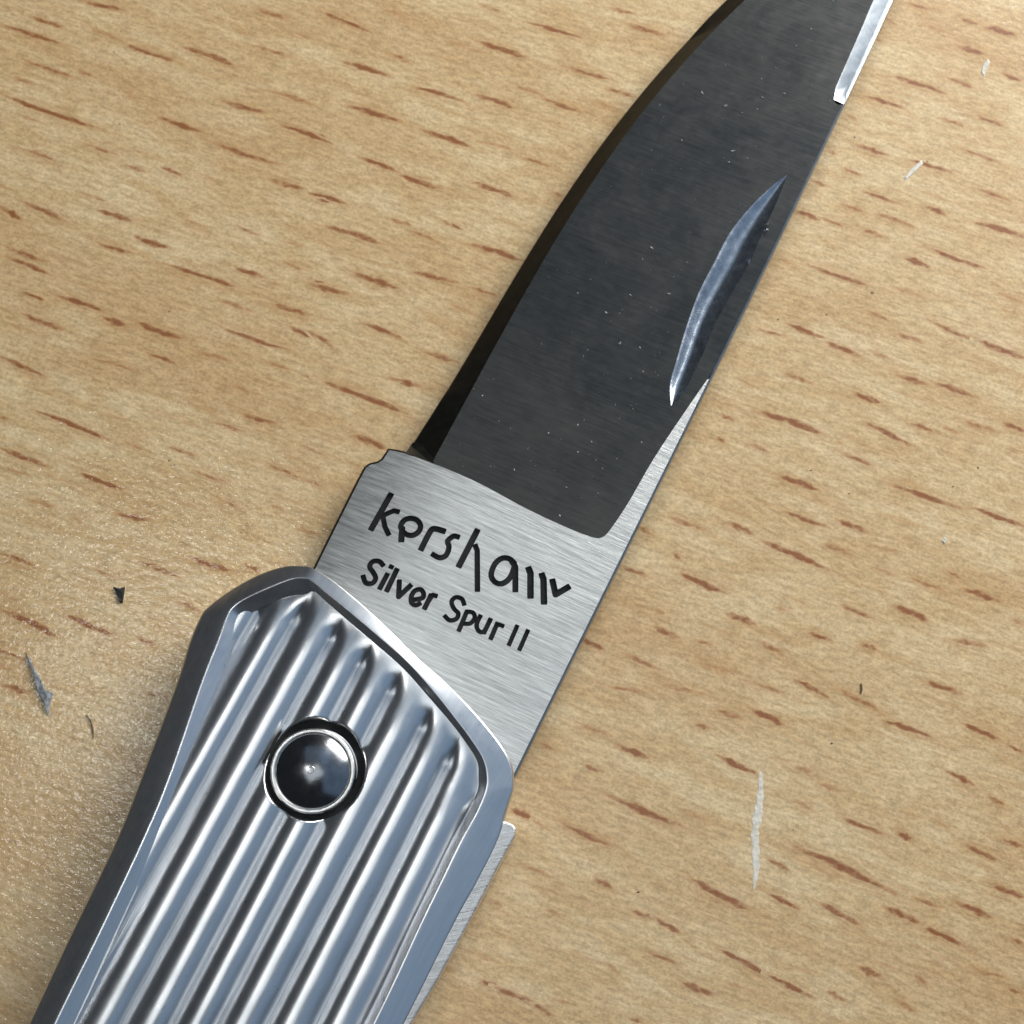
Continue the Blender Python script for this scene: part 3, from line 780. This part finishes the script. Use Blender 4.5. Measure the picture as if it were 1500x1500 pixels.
# ------------------------------------------------------------------ dust on the blade
def dust():
    rnd = random.Random(8); V, F = [], []
    def bit(px, py, z, L, w, ang):
        c = P(px, py, z)[:2]; d = np.array([math.cos(ang), math.sin(ang)]); n = np.array([-d[1], d[0]])
        z = zgrind(c)[0]+.003; b = len(V)
        prof = [(-1, .3), (-.3, 1), (.4, .7), (1, .35)]
        for t, k in prof:
            o_ = n*rnd.uniform(-.4, .4)*w
            for s in (-1, 1):
                q = c+d*t*L+n*s*w*k+o_; V.append((q[0], q[1], z))
            q = c+d*t*L+o_; V.append((q[0], q[1], z+w*.8))
        for i in range(3):
            a = b+3*i; F.extend([(a, a+3, a+5, a+2), (a+2, a+5, a+4, a+1)])
    S = []
    for x, y, k in ((888,220,1), (545,510,2), (625,548,1), (725,475,2), (560,790,1.5), (650,770,1), (580,735,3), (1047,495,1.2), (430,445,2.4), (720,380,1.2), (790,330,1), (960,140,1.2), (330,675,1.3), (830,455,.8), (700,530,.8), (1070,5,1.2)):
        S.append((900+x/3.333, y/3.333, k))
    for x, y, k in ((1365,185,2.2), (1325,235,.8), (1270,393,1.4), (1440,390,1.8), (1165,470,2), (1225,605,2), (1310,625,1.4), (1325,732,.8), (1040,965,1.2), (1040,1085,1.2), (1100,1040,1), (760,1160,1.1), (960,1365,1.4), (1320,1045,.8), (620,830,1), (910,1000,.8), (1040,380,.8), (990,1240,.9)):
        S.append((500+x/3, 300+y/3, k))
    for x, y, k in S:
        bit(x, y, ZR-.1, .045+.05*max(0, k-1), .028+.012*min(k, 2), rnd.choice([R(50), R(30), R(110), R(-40)])+rnd.uniform(-.4, .4))
    ei = [(p[0]+12, p[1]) for p in EDGE_IN]
    region = np.array(EDGE_IN[:14]+[(1215,120), (1150,225), (960,560), (885,760)])
    for i in range(110):
        while True:
            q = (rnd.uniform(640, 1210), rnd.uniform(20, 770))
            if inside(region, np.array([q]))[0] and not inside(np.array(NICK_L+NICK_R[::-1]), np.array([q]))[0]: break
        bit(q[0], q[1], ZR-.1, rnd.uniform(.015, .06), rnd.uniform(.005, .013), R(rnd.choice([60, -25]))+rnd.uniform(-.6, .6))
    o = mesh('lint_dust', V, F, M_lint)
    tag(o, 'pale specks of lint scattered over the dark blade', 'dust', None, 'stuff')
dust()

# ------------------------------------------------------------------ bits lying on the wood
def sliver(name, pts, h, mat, label, cat, group=None, z=0.005):
    p = np.array([P(a, b, 0)[:2] for a, b in pts]); n = len(p)
    ar = np.sum(p[:, 0]*np.roll(p[:, 1], -1)-np.roll(p[:, 0], -1)*p[:, 1])
    if ar < 0: p = p[::-1]
    c = p.mean(0)
    v = [(q[0], q[1], z) for q in p]+[(*(q*.8+c*.2), z+h*(1 if i % 2 else .7)) for i, q in enumerate(p)]
    f = [tuple(reversed(range(n)))]+[(i, (i+1) % n, n+(i+1) % n, n+i) for i in range(n)]
    V2, T2 = cdt_fill([np.array([q[:2] for q in v[n:]])])
    if len(V2) == n: f += [tuple(int(i)+n for i in t) for t in T2]
    else: f += [tuple(range(n, 2*n))]
    o = mesh(name, v, f, mat); tag(o, label, cat, group); return o
c8 = lambda pts: [(x/3, 700+y/3) for x, y in pts]
sliver('metal_shaving', c8([(115,765), (137,800), (152,840), (180,880), (200,935), (235,950), (222,985), (214,1048), (204,1010), (170,950), (150,875), (128,812)]), .16, M_grey,
       'thin grey shaving lying on the wood left of the handle', 'shaving')
sliver('dark_chip', c8([(498,478), (525,486), (550,478), (546,510), (540,550), (527,552), (514,518)]), .12, M_black,
       'tiny black triangular chip on the wood above the shaving', 'chip')
def streak():
    rnd = random.Random(5); l, r = [], []
    for k in range(45):
        t = k/44; y = 1130+172*t; x = 1114-10*t+2.2*math.sin(t*9)+rnd.uniform(-.9, .9)
        w = (1.2+5.2*math.sin(math.pi*min(1, t*1.02))**.7)*rnd.uniform(.6, 1.15)
        l.append((x-w, y)); r.append((x+w, y))
    return l+r[::-1]
sliver('paint_mark', streak(), .008, M_paint, 'long streak of dried white paint on the wood right of the knife', 'paint mark')
sliver('paint_mark', [(1447,85), (1450,92), (1445,103), (1441,113), (1437,108), (1439,97)], .04, M_paint,
       'short white paint dash near the upper right corner', 'paint mark')
sliver('paint_mark', [(1350,234), (1352,240), (1340,252), (1326,265), (1323,262), (1334,248)], .04, M_paint,
       'slanting white dash on the wood right of the nail nick', 'paint mark')
sliver('paint_mark', [(1383,786), (1388,791), (1384,797), (1379,792)], .04, M_paint, 'tiny white paint dot on the wood at right middle', 'paint mark')

def hair(name, pts, w, mat, label):
    q = catmull(PA(pts, 0), 6); rows = []
    for i, p in enumerate(q):
        d = q[min(i+1, len(q)-1)]-q[max(i-1, 0)]; d = d[:2]/np.linalg.norm(d[:2]); n = np.array([-d[1], d[0]])
        ww = w*(1-.7*abs(2*i/(len(q)-1)-1)**3)
        rows.append([(*(p[:2]+n*ww*math.cos(a)), .03+ww*math.sin(a)) for a in np.linspace(0, 2*math.pi, 7)])
    v, f = strip(rows); o = mesh(name, v, f, mat, smooth=True); tag(o, label, 'fibre'); return o
hair('fibre', c8([(378,1040), (398,1068), (408,1105), (410,1145)]), .035, M_speck, 'short dark fibre on the wood beside the handle, below the shaving')
hair('fibre', [(1261,1001), (1262,1008), (1261,1016)], .05, M_speck, 'tiny dark speck of fibre on the wood above the long paint streak')

def specks():
    rnd = random.Random(21); V, F = [], []
    def dot(c, r):
        b = len(V); n = 6; a0 = rnd.random()*6
        for k in range(n):
            a = a0+2*math.pi*k/n; rr = r*rnd.uniform(.6, 1.2); V.append((c[0]+rr*math.cos(a), c[1]+.7*rr*math.sin(a), .006))
        V.append((c[0], c[1], .017+r*.15))
        for k in range(n): F.append((b+k, b+(k+1) % n, b+n))
    for px, py, r in ((167,76,.10), (303,163,.06), (176,182,.10), (248,456,.12), (248,675,.10), (134,1118-0,.06), (1188,689,.10), (1244,723,.10), (1433,685,.14), (1396,713,.10), (819,180,.08), (1252,201,.12), (1278,429,.14), (1140,468,.12), (935,1307,.14), (1218,1089,.12), (542,692,.10), (512,301-60,.07), (353,780,.08), (238,723,.08), (134,1118,.07), (478,236,.09), (498,674,.09)):
        dot(P(px, py, 0)[:2], r*.6)
    for i in range(25): dot((rnd.uniform(-32, 32), rnd.uniform(-32, 32)), rnd.uniform(.02, .055))
    o = mesh('dark_specks', V, F, M_speck); tag(o, 'scattered dark specks of dirt on the wood', 'dirt', None, 'stuff')
specks()
